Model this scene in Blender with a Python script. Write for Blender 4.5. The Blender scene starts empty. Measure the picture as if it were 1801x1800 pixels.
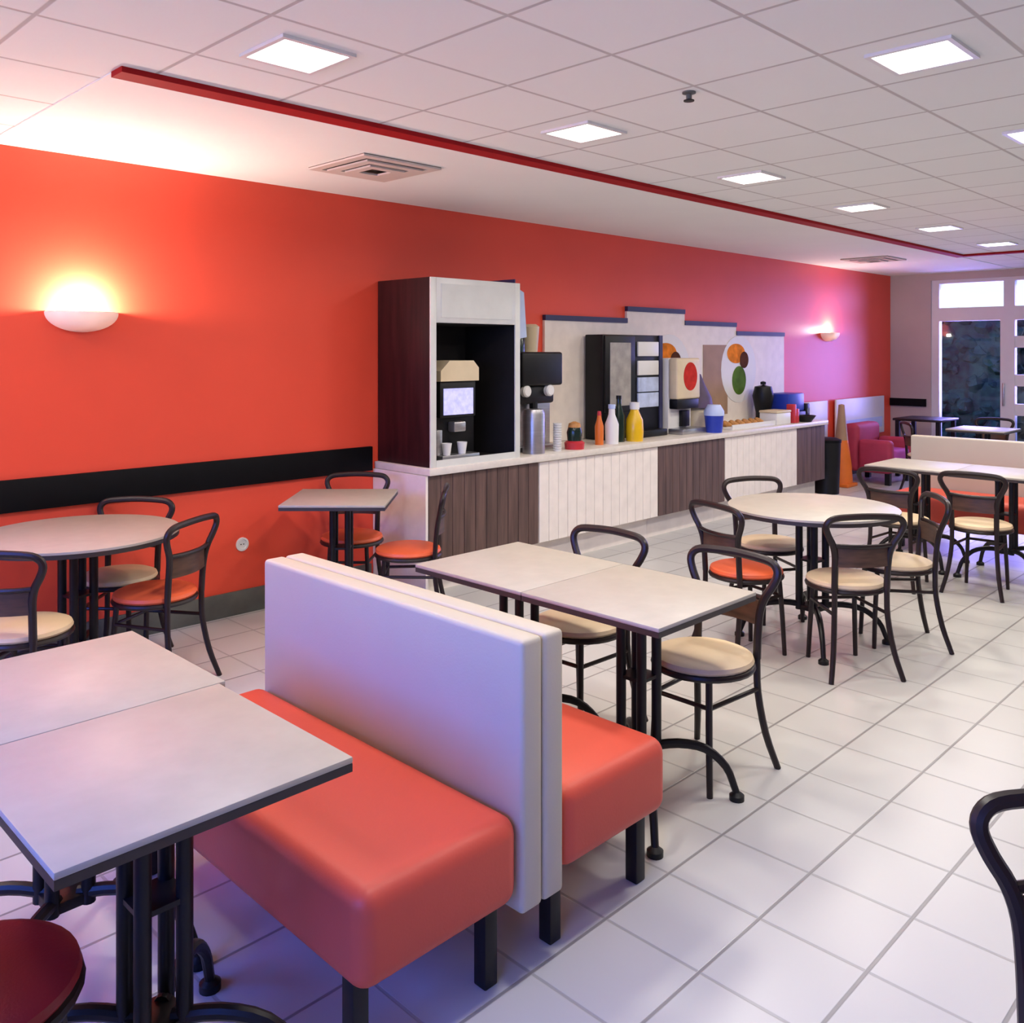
import bpy, bmesh, math, random
from mathutils import Vector, Matrix
random.seed(7)
SC = bpy.context.scene
COL = SC.collection
PI = math.pi

# ------------------------------------------------------------------ camera
FPX, H = 1565.0, 1.62
YAW = math.atan2(1550, 1565)
cam_d = bpy.data.cameras.new('camera')
cam = bpy.data.objects.new('camera', cam_d)
COL.objects.link(cam)
cam.location = (0, 0, H)
cam.rotation_euler = (PI / 2, 0, YAW - PI / 2)
cam_d.sensor_fit = 'HORIZONTAL'
cam_d.sensor_width = 36.0
cam_d.lens = 36.0 * FPX / 1801
cam_d.shift_y = -(900 - 617) / 1801
cam_d.clip_start = 0.02
SC.camera = cam

# ------------------------------------------------------------------ view, world, daylight
SC.view_settings.view_transform = 'Standard'
SC.view_settings.look = 'None'
SC.view_settings.gamma = 1.0
SC.view_settings.use_curve_mapping = False
SC.view_settings.exposure = 0.42
CEIL_GLOW = 4.0
CEIL_LAMP = 13.0
DAY_NEAR = 185.0
DAY_FAR = 72.0
SCONCE_W = 52.0

world = bpy.data.worlds.new('dusk_sky')
SC.world = world
world.use_nodes = True
wn, wl = world.node_tree.nodes, world.node_tree.links
wn.clear()
wo = wn.new('ShaderNodeOutputWorld'); wb = wn.new('ShaderNodeBackground')
tc = wn.new('ShaderNodeTexCoord'); sp = wn.new('ShaderNodeSeparateXYZ'); rp = wn.new('ShaderNodeValToRGB')
wl.new(tc.outputs['Generated'], sp.inputs[0]); wl.new(sp.outputs['Z'], rp.inputs[0])
rp.color_ramp.elements[0].position = 0.0; rp.color_ramp.elements[0].color = (0.78, 0.88, 1.0, 1)
rp.color_ramp.elements[1].position = 0.30; rp.color_ramp.elements[1].color = (0.16, 0.30, 1.0, 1)
wl.new(rp.outputs[0], wb.inputs[0]); wb.inputs[1].default_value = 1.6
wl.new(wb.outputs[0], wo.inputs[0])


def area_light(name, loc, rot, sx, sy, power, color):
    d = bpy.data.lights.new(name, 'AREA'); d.shape = 'RECTANGLE'
    d.size, d.size_y, d.energy, d.color = sx, sy, power, color
    o = bpy.data.objects.new(name, d); COL.objects.link(o)
    o.location = loc; o.rotation_euler = rot
    return o


# dusk daylight entering through the windows behind the camera and through the glass doors
n1 = area_light('daylight_near_windows', (-1.9, 1.6, 2.15), (0, math.radians(-52), 0), 1.6, 5.2, DAY_NEAR, (0.08, 0.17, 1.0))
n1.data.spread = math.radians(120)
n2 = area_light('daylight_glass_doors', (13.4, 3.9, 1.6), (0, math.radians(80), math.radians(-16)), 1.8, 1.3, DAY_FAR, (0.40, 0.30, 1.0))
n2.data.spread = math.radians(130)

# ------------------------------------------------------------------ helpers
MATS = {}


def nd(nt, typ, **kw):
    n = nt.nodes.new(typ)
    for k, v in kw.items():
        setattr(n, k, v)
    return n


def mat(name, col, rough=0.5, metal=0.0, spec=0.5, var=0.06, scale=8.0, bump=0.0, bscale=60.0,
        stretch=None, emit=0.0, coat=0.0, trans=0.0, ecol=None):
    if name in MATS:
        return MATS[name]
    m = bpy.data.materials.new(name); m.use_nodes = True
    nt = m.node_tree; b = nt.nodes['Principled BSDF']
    tcn = nd(nt, 'ShaderNodeTexCoord'); mp = nd(nt, 'ShaderNodeMapping')
    if stretch:
        mp.inputs['Scale'].default_value = stretch
    nt.links.new(tcn.outputs['Object'], mp.inputs[0])
    nz = nd(nt, 'ShaderNodeTexNoise'); nz.inputs['Scale'].default_value = scale
    nz.inputs['Detail'].default_value = 4
    nt.links.new(mp.outputs[0], nz.inputs['Vector'])
    r = nd(nt, 'ShaderNodeValToRGB')
    c1 = [max(0, c * (1 - var)) for c in col]; c2 = [min(1, c * (1 + var)) for c in col]
    r.color_ramp.elements[0].position = 0.3; r.color_ramp.elements[0].color = (*c1, 1)
    r.color_ramp.elements[1].position = 0.7; r.color_ramp.elements[1].color = (*c2, 1)
    nt.links.new(nz.outputs['Fac'], r.inputs[0]); nt.links.new(r.outputs[0], b.inputs['Base Color'])
    b.inputs['Roughness'].default_value = rough; b.inputs['Metallic'].default_value = metal
    b.inputs['Specular IOR Level'].default_value = spec; b.inputs['Coat Weight'].default_value = coat
    if bump:
        n2 = nd(nt, 'ShaderNodeTexNoise'); n2.inputs['Scale'].default_value = bscale
        nt.links.new(mp.outputs[0], n2.inputs['Vector'])
        bp = nd(nt, 'ShaderNodeBump'); bp.inputs['Strength'].default_value = bump
        bp.inputs['Distance'].default_value = 0.004
        nt.links.new(n2.outputs['Fac'], bp.inputs['Height']); nt.links.new(bp.outputs[0], b.inputs['Normal'])
    if emit:
        b.inputs['Emission Color'].default_value = (*(ecol or col), 1); b.inputs['Emission Strength'].default_value = emit
    if trans:
        b.inputs['Transmission Weight'].default_value = trans
    MATS[name] = m
    return m


def grid_mat(name, base, line, sx, sy, ox, oy, w, rough, spec=0.5, var=0.05, scale=3.0, lx=1.0, ly=1.0):
    """tiles set out on a grid with a joint of another colour"""
    m = bpy.data.materials.new(name); m.use_nodes = True
    nt = m.node_tree; L = nt.links; b = nt.nodes['Principled BSDF']
    g = nd(nt, 'ShaderNodeNewGeometry'); s = nd(nt, 'ShaderNodeSeparateXYZ'); L.new(g.outputs['Position'], s.inputs[0])

    def joint(sock, off, size, fac):
        a = nd(nt, 'ShaderNodeMath', operation='SUBTRACT'); L.new(sock, a.inputs[0]); a.inputs[1].default_value = off
        d = nd(nt, 'ShaderNodeMath', operation='DIVIDE'); L.new(a.outputs[0], d.inputs[0]); d.inputs[1].default_value = size
        f = nd(nt, 'ShaderNodeMath', operation='FRACT'); L.new(d.outputs[0], f.inputs[0])
        h = nd(nt, 'ShaderNodeMath', operation='PINGPONG'); L.new(d.outputs[0], h.inputs[0]); h.inputs[1].default_value = 0.5
        mr = nd(nt, 'ShaderNodeMapRange'); L.new(h.outputs[0], mr.inputs[0])
        mr.inputs[1].default_value = w / size * 0.5; mr.inputs[2].default_value = w / size * 0.9
        mr.inputs[3].default_value = fac; mr.inputs[4].default_value = 0.0
        fl = nd(nt, 'ShaderNodeMath', operation='FLOOR'); L.new(d.outputs[0], fl.inputs[0])
        return mr.outputs[0], fl.outputs[0]
    jx, fx = joint(s.outputs['X'], ox, sx, lx); jy, fy = joint(s.outputs['Y'], oy, sy, ly)
    mx = nd(nt, 'ShaderNodeMath', operation='MAXIMUM'); L.new(jx, mx.inputs[0]); L.new(jy, mx.inputs[1])
    cmb = nd(nt, 'ShaderNodeCombineXYZ'); L.new(fx, cmb.inputs[0]); L.new(fy, cmb.inputs[1])
    wnz = nd(nt, 'ShaderNodeTexWhiteNoise'); L.new(cmb.outputs[0], wnz.inputs[0])
    nz = nd(nt, 'ShaderNodeTexNoise'); nz.inputs['Scale'].default_value = scale; nz.inputs['Detail'].default_value = 5
    L.new(g.outputs['Position'], nz.inputs['Vector'])
    add = nd(nt, 'ShaderNodeMath', operation='ADD'); L.new(wnz.outputs[0], add.inputs[0]); L.new(nz.outputs['Fac'], add.inputs[1])
    mr = nd(nt, 'ShaderNodeMapRange'); L.new(add.outputs[0], mr.inputs[0]); mr.inputs[2].default_value = 2.0
    mr.inputs[3].default_value = 1 - var; mr.inputs[4].default_value = 1 + var
    vm = nd(nt, 'ShaderNodeVectorMath', operation='SCALE'); vm.inputs[0].default_value = base; L.new(mr.outputs[0], vm.inputs['Scale'])
    mix = nd(nt, 'ShaderNodeMix', data_type='RGBA'); L.new(mx.outputs[0], mix.inputs['Factor'])
    L.new(vm.outputs[0], mix.inputs[6]); mix.inputs[7].default_value = (*line, 1)
    L.new(mix.outputs[2], b.inputs['Base Color'])
    b.inputs['Roughness'].default_value = rough; b.inputs['Specular IOR Level'].default_value = spec
    inv = nd(nt, 'ShaderNodeMath', operation='SUBTRACT'); inv.inputs[0].default_value = 1; L.new(mx.outputs[0], inv.inputs[1])
    bp = nd(nt, 'ShaderNodeBump'); bp.inputs['Strength'].default_value = 0.35; bp.inputs['Distance'].default_value = 0.004
    L.new(inv.outputs[0], bp.inputs['Height']); L.new(bp.outputs[0], b.inputs['Normal'])
    return m


def glass_mat():
    m = bpy.data.materials.new('window_glass'); m.use_nodes = True
    nt = m.node_tree; nt.nodes.clear(); L = nt.links
    o = nd(nt, 'ShaderNodeOutputMaterial'); t = nd(nt, 'ShaderNodeBsdfTransparent'); g = nd(nt, 'ShaderNodeBsdfGlossy')
    t.inputs[0].default_value = (0.86, 0.92, 0.95, 1); g.inputs['Roughness'].default_value = 0.03
    f = nd(nt, 'ShaderNodeFresnel'); f.inputs[0].default_value = 1.45
    nz = nd(nt, 'ShaderNodeTexNoise'); nz.inputs['Scale'].default_value = 2.0
    bp = nd(nt, 'ShaderNodeBump'); bp.inputs['Strength'].default_value = 0.02
    L.new(nz.outputs['Fac'], bp.inputs['Height']); L.new(bp.outputs[0], g.inputs['Normal'])
    x = nd(nt, 'ShaderNodeMixShader'); L.new(f.outputs[0], x.inputs[0]); L.new(t.outputs[0], x.inputs[1]); L.new(g.outputs[0], x.inputs[2])
    L.new(x.outputs[0], o.inputs[0])
    return m


class MB:
    def __init__(s):
        s.bm = bmesh.new()

    def box(s, x0, x1, y0, y1, z0, z1, bevel=0.0, seg=2):
        r = bmesh.ops.create_cube(s.bm, size=1)
        vs = r['verts']
        for v in vs:
            v.co = Vector(((x0 + x1) / 2 + v.co.x * (x1 - x0), (y0 + y1) / 2 + v.co.y * (y1 - y0), (z0 + z1) / 2 + v.co.z * (z1 - z0)))
        if bevel:
            es = list({e for v in vs for e in v.link_edges})
            bmesh.ops.bevel(s.bm, geom=es, offset=bevel, segments=seg, profile=0.5, affect='EDGES')
        return s

    def tube(s, pts, r, n=10, smooth=4, cap=True, closed=False, flat=1.0):
        P = [Vector(p) for p in pts]
        R = r if isinstance(r, (list, tuple)) else [r] * len(P)
        if smooth > 1 and len(P) > 2:
            Q, RR = [], []
            k = len(P)
            rng = range(k) if closed else range(k - 1)
            for i in rng:
                if closed:
                    a, b, c, d = P[(i - 1) % k], P[i], P[(i + 1) % k], P[(i + 2) % k]
                else:
                    b, c = P[i], P[i + 1]
                    a = P[i - 1] if i else b * 2 - c
                    d = P[i + 2] if i + 2 < k else c * 2 - b
                for j in range(smooth):
                    t = j / smooth
                    Q.append(0.5 * ((2 * b) + (c - a) * t + (2 * a - 5 * b + 4 * c - d) * t * t + (3 * b - a - 3 * c + d) * t ** 3))
                    RR.append(R[i] * (1 - t) + R[(i + 1) % k] * t)
            if not closed:
                Q.append(P[-1]); RR.append(R[-1])
            P, R = Q, RR
        k = len(P)
        rings = []
        up = None
        for i in range(k):
            if closed:
                t = P[(i + 1) % k] - P[(i - 1) % k]
            else:
                t = P[min(i + 1, k - 1)] - P[max(i - 1, 0)]
            t.normalize()
            if up is None:
                up = Vector((0, 0, 1)) if abs(t.z) < 0.9 else Vector((1, 0, 0))
            u = (up - t * up.dot(t)).normalized(); w = t.cross(u); up = u
            rings.append([s.bm.verts.new(P[i] + (u * math.cos(2 * PI * j / n) + w * math.sin(2 * PI * j / n) * flat) * R[i]) for j in range(n)])
        for i in range(k if closed else k - 1):
            A, B = rings[i], rings[(i + 1) % k]
            for j in range(n):
                s.bm.faces.new((A[j], A[(j + 1) % n], B[(j + 1) % n], B[j]))
        if cap and not closed:
            s.bm.faces.new(rings[0][::-1]); s.bm.faces.new(rings[-1])
        return s

    def lathe(s, prof, c=(0, 0, 0), n=28, a0=0.0, a1=2 * PI, sx=1.0, sy=1.0):
        full = abs(a1 - a0 - 2 * PI) < 1e-6
        m = n if full else n + 1
        rings = []
        for r, z in prof:
            if r < 1e-6:
                rings.append([s.bm.verts.new((c[0], c[1], c[2] + z))] * m)
            else:
                rings.append([s.bm.verts.new((c[0] + r * sx * math.cos(a0 + (a1 - a0) * j / n), c[1] + r * sy * math.sin(a0 + (a1 - a0) * j / n), c[2] + z)) for j in range(m)])
        for A, B in zip(rings[:-1], rings[1:]):
            for j in range(n):
                f = []
                for v in (A[j], A[(j + 1) % m], B[(j + 1) % m], B[j]):
                    if v not in f:
                        f.append(v)
                if len(f) > 2:
                    try:
                        s.bm.faces.new(f)
                    except ValueError:
                        pass
        for R, z in ((rings[0], 0), (rings[-1], 1)):
            if full and R[0] is not R[1]:
                s.bm.faces.new(R if z else R[::-1])
        return s

    def prism(s, poly, axis, a, b):
        """poly of 2-D points pushed along an axis from a to b"""
        def p3(p, h):
            return {'x': (h, p[0], p[1]), 'y': (p[0], h, p[1]), 'z': (p[0], p[1], h)}[axis]
        A = [s.bm.verts.new(p3(p, a)) for p in poly]; B = [s.bm.verts.new(p3(p, b)) for p in poly]
        n = len(poly)
        s.bm.faces.new(A); s.bm.faces.new(B[::-1])
        for i in range(n):
            s.bm.faces.new((A[i], A[(i + 1) % n], B[(i + 1) % n], B[i]))
        return s

    def ball(s, c, r, sx=1, sy=1, sz=1, sub=2):
        q = bmesh.ops.create_icosphere(s.bm, subdivisions=sub, radius=r)
        for v in q['verts']:
            v.co = Vector((c[0] + v.co.x * sx, c[1] + v.co.y * sy, c[2] + v.co.z * sz))
        return s

    def build(s, name, m, parent=None, angle=35, label=None):
        bm = s.bm
        bmesh.ops.recalc_face_normals(bm, faces=bm.faces)
        for f in bm.faces:
            f.smooth = True
        for e in bm.edges:
            if len(e.link_faces) == 2 and e.calc_face_angle(0) > math.radians(angle):
                e.smooth = False
        me = bpy.data.meshes.new(name); bm.to_mesh(me); bm.free()
        me.materials.append(m)
        o = bpy.data.objects.new(name, me); COL.objects.link(o)
        if parent:
            o.parent = parent
        if label:
            o['label'] = label
        return o


def tag(o, label=None, cat=None, group=None, kind=None):
    if label: o['label'] = label
    if cat: o['category'] = cat
    if group: o['group'] = group
    if kind: o['kind'] = kind
    return o


def thing(name, label, cat, loc=(0, 0, 0), rz=0.0, group=None):
    o = bpy.data.objects.new(name, None); COL.objects.link(o)
    o.location = loc; o.rotation_euler = (0, 0, rz); o.empty_display_size = 0.1
    return tag(o, label, cat, group)


def struct(o):
    o['kind'] = 'structure'
    return o


def copy_tree(o, parent=None):
    c = o.copy(); COL.objects.link(c)
    if parent:
        c.parent = parent
    for ch in list(o.children):
        copy_tree(ch, c)
    return c


# ------------------------------------------------------------------ materials
M_red = mat('wall_coral_paint', (0.84, 0.086, 0.042), rough=0.42, spec=0.4, var=0.04, scale=1.5, bump=0.05, bscale=120)
M_beige = mat('wall_beige_paint', (0.50, 0.41, 0.39), rough=0.6, var=0.05, scale=2)
M_white = mat('white_frame_paint', (0.72, 0.70, 0.72), rough=0.4, var=0.02)
M_ceil = grid_mat('ceiling_tiles', (0.84, 0.86, 0.83), (0.54, 0.52, 0.50), 0.527, 0.527, 1.462, 0.935, 0.011, 0.85, 0.2, 0.03, 3.0)
M_floor = grid_mat('floor_tiles', (0.53, 0.525, 0.49), (0.26, 0.25, 0.235), 0.31, 0.31, 1.99, 1.285, 0.007, 0.30, 0.5, 0.05, 4.0, lx=0.6)
M_strip = mat('red_trim_paint', (0.36, 0.012, 0.014), rough=0.7, spec=0.12, var=0.03)
M_rail = mat('black_rail_paint', (0.003, 0.003, 0.004), rough=0.6, var=0.2, spec=0.15)
M_skirt = mat('grey_skirting_tile', (0.11, 0.115, 0.10), rough=0.5, var=0.25, scale=6)
M_glass = glass_mat()
M_lam = mat('cream_laminate', (0.43, 0.39, 0.325), rough=0.42, var=0.05, scale=14)
M_edge = mat('dark_table_edge', (0.035, 0.025, 0.022), rough=0.5, var=0.2)
M_black = mat('black_powder_coat', (0.009, 0.007, 0.008), rough=0.4, var=0.2, spec=0.3)
M_tube = mat('dark_brown_tube', (0.018, 0.010, 0.009), rough=0.38, var=0.25, spec=0.35)
M_panelwood = mat('dark_stained_wood', (0.075, 0.035, 0.02), rough=0.45, var=0.35, scale=10, stretch=(1, 1, 6))
M_seat_c = mat('cream_seat_vinyl', (0.68, 0.52, 0.32), rough=0.5, var=0.05, bump=0.15, bscale=160)
M_seat_o = mat('orange_seat_vinyl', (0.80, 0.13, 0.04), rough=0.45, var=0.05, bump=0.1, bscale=160)
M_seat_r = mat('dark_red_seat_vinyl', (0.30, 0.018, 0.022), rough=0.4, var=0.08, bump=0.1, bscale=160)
M_cream_v = mat('cream_vinyl', (0.51, 0.455, 0.36), rough=0.5, var=0.03, scale=3, bump=0.08, bscale=140)
M_orange_v = mat('coral_vinyl', (0.62, 0.088, 0.052), rough=0.45, spec=0.3, var=0.04, scale=3, bump=0.08, bscale=140)
M_brownwood = mat('brown_slatted_wood', (0.11, 0.062, 0.050), rough=0.5, var=0.35, scale=5, stretch=(6, 6, 0.5))
M_maroon = mat('dark_maroon_wood', (0.026, 0.004, 0.005), rough=0.55, spec=0.25, var=0.5, scale=4, stretch=(5, 5, 0.5))
M_panelwhite = mat('pale_panel_laminate', (0.86, 0.78, 0.70), rough=0.45, var=0.05, scale=10)
M_top = mat('pale_countertop', (0.72, 0.66, 0.57), rough=0.35, var=0.06, scale=20)
M_grey = mat('light_grey_metal', (0.70, 0.71, 0.66), rough=0.4, metal=0.1, var=0.04)
M_steel = mat('brushed_steel', (0.45, 0.44, 0.45), rough=0.3, metal=0.8, var=0.1, stretch=(1, 1, 12))
M_blk = mat('black_plastic', (0.006, 0.006, 0.007), rough=0.4, var=0.2, spec=0.3)
M_int = mat('black_cabinet_lining', (0.012, 0.010, 0.011), rough=0.6, var=0.2)
M_wht = mat('white_plastic', (0.78, 0.77, 0.74), rough=0.4, var=0.02)
M_cream = mat('cream_plastic', (0.70, 0.58, 0.38), rough=0.45, var=0.05)
M_yel = mat('yellow_juice', (0.80, 0.48, 0.01), rough=0.25, var=0.05)
M_org = mat('orange_plastic', (0.75, 0.17, 0.02), rough=0.45, var=0.06)
M_redp = mat('red_plastic', (0.55, 0.03, 0.04), rough=0.4, var=0.08)
M_blue = mat('blue_plastic', (0.02, 0.05, 0.42), rough=0.35, var=0.1)
M_ltblue = mat('pale_blue_card', (0.50, 0.60, 0.85), rough=0.5, var=0.04)
M_navy = mat('navy_edge', (0.03, 0.03, 0.09), rough=0.5, var=0.15)
M_crust = mat('baked_crust', (0.48, 0.22, 0.06), rough=0.6, var=0.35, scale=18, bump=0.3, bscale=40)
M_green = mat('dark_green_glass', (0.01, 0.025, 0.018), rough=0.15, var=0.2)
M_leaf = mat('green_leaf_print', (0.08, 0.16, 0.02), rough=0.8, var=0.3, spec=0.1)
M_orgprint = mat('orange_fruit_print', (0.75, 0.22, 0.02), rough=0.8, var=0.3, spec=0.1, scale=12)
M_redprint = mat('red_fruit_print', (0.50, 0.03, 0.02), rough=0.8, var=0.25, spec=0.1, scale=12)
M_darkprint = mat('dark_brown_print', (0.09, 0.03, 0.01), rough=0.8, var=0.3, spec=0.1)
M_brownprint = mat('brown_print', (0.36, 0.22, 0.13), rough=0.6, var=0.15, scale=4)
M_purple = mat('dark_purple_card', (0.06, 0.03, 0.09), rough=0.5, var=0.3)

# ------------------------------------------------------------------ the room
CZ, WY, FX, BX, RY = 2.68, 5.05, 12.7, -1.4, -3.2
struct(MB().box(BX - 0.2, FX + 0.2, RY - 0.2, WY + 0.2, -0.1, 0.0).build('floor', M_floor))
struct(MB().box(BX - 0.2, FX + 0.2, RY - 0.2, WY + 0.2, CZ, CZ + 0.1).build('ceiling', M_ceil))
struct(MB().box(BX - 0.2, FX + 0.2, WY, WY + 0.2, 0.0, CZ).build('wall_left', M_red))
struct(MB().box(BX - 0.2, FX + 0.2, RY - 0.2, RY, 0.0, CZ).build('wall_right', M_beige))
# wall behind the camera with three wide windows
bw = MB().box(BX - 0.2, BX, RY, WY, 0.0, 0.5).box(BX - 0.2, BX, RY, WY, 2.4, CZ)
for a, b in ((RY, -1.3), (0.55, 0.7), (2.5, 2.65), (4.45, WY)):
    bw.box(BX - 0.2, BX, a, b, 0.5, 2.4)
struct(bw.build('wall_behind', M_beige))
for i, (a, b) in enumerate(((-1.3, 0.55), (0.7, 2.5), (2.65, 4.45))):
    wf = MB()
    for q in ((a, a + 0.05), (b - 0.05, b)):
        wf.box(BX - 0.1, BX - 0.04, q[0], q[1], 0.5, 2.4)
    for z in (0.5, 2.35):
        wf.box(BX - 0.1, BX - 0.04, a + 0.05, b - 0.05, z, z + 0.05)
    w = struct(wf.build('window_%d' % (i + 4), M_white))
    MB().box(BX - 0.075, BX - 0.065, a + 0.05, b - 0.05, 0.55, 2.35).build('window_pane', M_glass, w)

# far wall: beige strip, then glazed doors with transoms above
fw = MB().box(FX, FX + 0.2, 4.50, WY, 0.0, CZ).box(FX, FX + 0.2, RY, 4.50, 2.58, CZ)
struct(fw.build('wall_far', M_beige))
struct(MB().box(FX - 0.03, FX, 4.56, WY, 0.85, 0.955).build('trim_5', M_rail))
y = 4.50
k = 0
while y > RY + 0.5:
    y1 = max(y - 0.93, RY)
    k += 1
    f = MB()
    f.box(FX + 0.02, FX + 0.12, y - 0.10, y, 0.0, 2.58)
    f.box(FX + 0.02, FX + 0.12, y1, y - 0.10, 2.53, 2.58)
    f.box(FX + 0.02, FX + 0.12, y1, y - 0.10, 2.02, 2.20)
    f.box(FX + 0.02, FX + 0.12, y1, y1 + 0.07, 0.0, 2.02)
    f.box(FX + 0.02, FX + 0.12, y1, y1 + 0.03, 2.20, 2.53)
    f.box(FX + 0.02, FX + 0.12, y1 + 0.07, y - 0.10, 0.0, 0.42)
    if k == 2:
        for z in (1.66, 1.16, 0.78):
            f.box(FX + 0.03, FX + 0.11, y1 + 0.07, y - 0.10, z, z + 0.15)
    d = struct(f.build('door_%d' % k, M_white))
    MB().box(FX + 0.06, FX + 0.07, y1 + 0.07, y - 0.10, 0.42, 2.02).build('door_pane', M_glass, d)
    MB().box(FX + 0.06, FX + 0.07, y1 + 0.03, y - 0.10, 2.20, 2.53).build('transom_pane', M_glass, d)
    MB().box(FX - 0.01, FX + 0.02, y1 + 0.015, y1 + 0.04, 0.9, 1.2, 0.005).build('door_handle', M_steel, d)
    y = y1

struct(MB().box(BX, 3.70, WY - 0.03, WY, 0.79, 0.957, 0.004).build('trim_1', M_rail))
struct(MB().box(BX, 3.70, WY - 0.018, WY, 0.0, 0.145, 0.003).box(9.50, FX, WY - 0.018, WY, 0.0, 0.145, 0.003).build('baseboard_left', M_skirt))
struct(MB().box(FX - 0.018, FX, 4.50, WY - 0.018, 0.0, 0.145, 0.003).build('baseboard_far', M_skirt))
# red strip on the ceiling, turning at the far end
struct(MB().prism([(1.33, 3.36), (1.33, 3.46), (10.55, 3.46), (10.55, RY + 0.6), (10.45, RY + 0.6), (10.45, 3.36)], 'z', CZ - 0.022, CZ).build('trim_2', M_strip))

struct(MB().box(1.33, FX, 3.46, WY, CZ - 0.006, CZ).build('trim_3', mat('ceiling_band_paint', (0.84, 0.86, 0.82), rough=0.8, var=0.015, scale=2)))

# outside the glass doors
M_pave = mat('outdoor_paving', (0.10, 0.11, 0.13), rough=0.8, var=0.2)
M_hedge = mat('hedge_leaves', (0.018, 0.05, 0.030), rough=0.7, var=0.6, scale=9, bump=0.8, bscale=12)
struct(MB().box(FX + 0.2, 24, -6, 9, -0.12, -0.02).build('outdoor_ground', M_pave))


def hedge(name, label, cx, y0, y1, h, seed):
    n = int((y1 - y0) * 150)
    rnd = random.Random(seed)
    t = thing(name, label, 'hedge', (cx, (y0 + y1) / 2, -0.02))
    m = MB()
    ly = (y1 - y0) / 2
    for i in range(n):
        yy = rnd.uniform(-ly, ly); zz = rnd.uniform(0.1, h - 0.12)
        m.ball((rnd.uniform(-0.35, 0.35), yy, zz), rnd.uniform(0.10, 0.17), 1, 1, rnd.uniform(0.7, 1.1), 2)
    m.box(-0.3, 0.3, -ly, ly, 0.02, h - 0.03)
    for v in m.bm.verts:
        v.co += Vector((rnd.uniform(-.03, .03), rnd.uniform(-.03, .03), rnd.uniform(-.03, .03)))
    m.build('foliage', M_hedge, t)
    s = MB()
    s.tube([(0, 0, 0), (0.02, 0, h * 0.5)], 0.04)
    s.build('stem', M_panelwood, t)


hedge('hedge', 'dark hedge seen through the leftmost glass door', 16.2, 4.35, 6.6, 2.37, 3)
hedge('hedge', 'dark hedge outside, right of the one behind the leftmost glass door', 16.2, 1.2, 3.95, 2.37, 4)


# ------------------------------------------------------------------ ceiling fittings
M_lamp = mat('lit_diffuser', (1, 1, 1), emit=CEIL_GLOW, ecol=(1.0, 0.93, 0.88))


def make_light():
    t = thing('ceiling_light', '', 'ceiling light')
    fr = MB(); a, b, z0 = 0.148, 0.130, -0.012
    for x0, x1, y0, y1 in ((-a, a, -a, -b), (-a, a, b, a), (-a, -b, -b, b), (b, a, -b, b)):
        fr.box(x0, x1, y0, y1, z0, 0)
    fr.build('frame', M_wht, t)
    MB().box(-b, b, -b, b, -0.008, -0.001).build('diffuser', M_lamp, t)
    d = bpy.data.lights.new('ceiling_lamp', 'AREA'); d.shape = 'SQUARE'; d.size = 0.25; d.energy = CEIL_LAMP
    d.color = (1.0, 0.93, 0.84); d.spread = math.radians(168)
    lo = bpy.data.objects.new('ceiling_lamp', d); COL.objects.link(lo); lo.parent = t; lo.location = (0, 0, -0.012)
    return t


L0 = make_light()
first = True
vis = {(1, 2.78): 'largest square ceiling light, above the left end of the red ceiling strip',
       (2, 2.78): 'square ceiling light, second along the row beside the red strip',
       (3, 2.78): 'square ceiling light, third along the row beside the red strip',
       (4, 2.78): 'square ceiling light, fourth along the row beside the red strip',
       (5, 2.78): 'square ceiling light, fifth along the row beside the red strip',
       (6, 2.78): 'farthest square ceiling light, just above the bend of the red strip',
       (2, 1.20): 'bright square ceiling light at the top right, away from the red strip',
       (3, 1.20): 'square ceiling light cut by the right edge of the photo'}
for yy, ks in ((2.78, range(1, 7)), (1.20, range(1, 7)), (4.36, (0,))):  # last entry: a lone unseen lamp added to fill the left wall
    for k in ks:
        o = L0 if first else copy_tree(L0)
        first = False
        o.location = (1.72 + 1.581 * (k - 1), yy, CZ)
        tag(o, vis.get((k, yy), 'square ceiling light outside the camera view, continuing a row or added as wall fill'), None, 'square recessed ceiling lights')

M_vent = mat('vent_white_metal', (0.62, 0.56, 0.50), rough=0.5, var=0.03)
M_ventdark = mat('vent_shadow_gap', (0.10, 0.08, 0.06), rough=0.8, var=0.1)


def vent(label, x, y, s):
    t = thing('air_vent', label, 'air vent', (x, y, CZ - 0.006), 0, 'square air vents in the ceiling')
    MB().box(-s, s, -s, s, -0.004, 0.0).build('backing', M_ventdark, t)
    f = MB()
    for r, z in ((s, -0.014), (s * 0.72, -0.022), (s * 0.45, -0.03)):
        w = s * 0.2
        f.prism([(-r, -r), (r, -r), (r, r), (-r, r), (-r, -r + 1e-4), (-r + w, -r + w), (-r + w, r - w), (r - w, r - w), (r - w, -r + w), (-r + w, -r + w - 1e-4)], 'z', z, z + 0.009) if False else None
        for x0, x1, y0, y1 in ((-r, r, -r, -r + w), (-r, r, r - w, r), (-r, -r + w, -r + w, r - w), (r - w, r, -r + w, r - w)):
            f.box(x0, x1, y0, y1, z, z + 0.01)
    f.build('louvre', M_vent, t)


vent('square air vent in the white ceiling band above the tall cabinet', 3.08, 4.16, 0.27)
vent('square air vent in the ceiling band near the far end', 10.2, 4.25, 0.27)
t = thing('sprinkler_head', 'small dark sprinkler head in the middle of the ceiling', 'sprinkler', (3.10, 2.05, CZ))
MB().lathe([(0.028, 0), (0.028, -0.006), (0.012, -0.01), (0.012, -0.03)], n=16).build('rose', M_skirt, t)
MB().lathe([(0.004, -0.03), (0.022, -0.034), (0.022, -0.038), (0.0, -0.04)], n=16).build('deflector', M_black, t)

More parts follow.
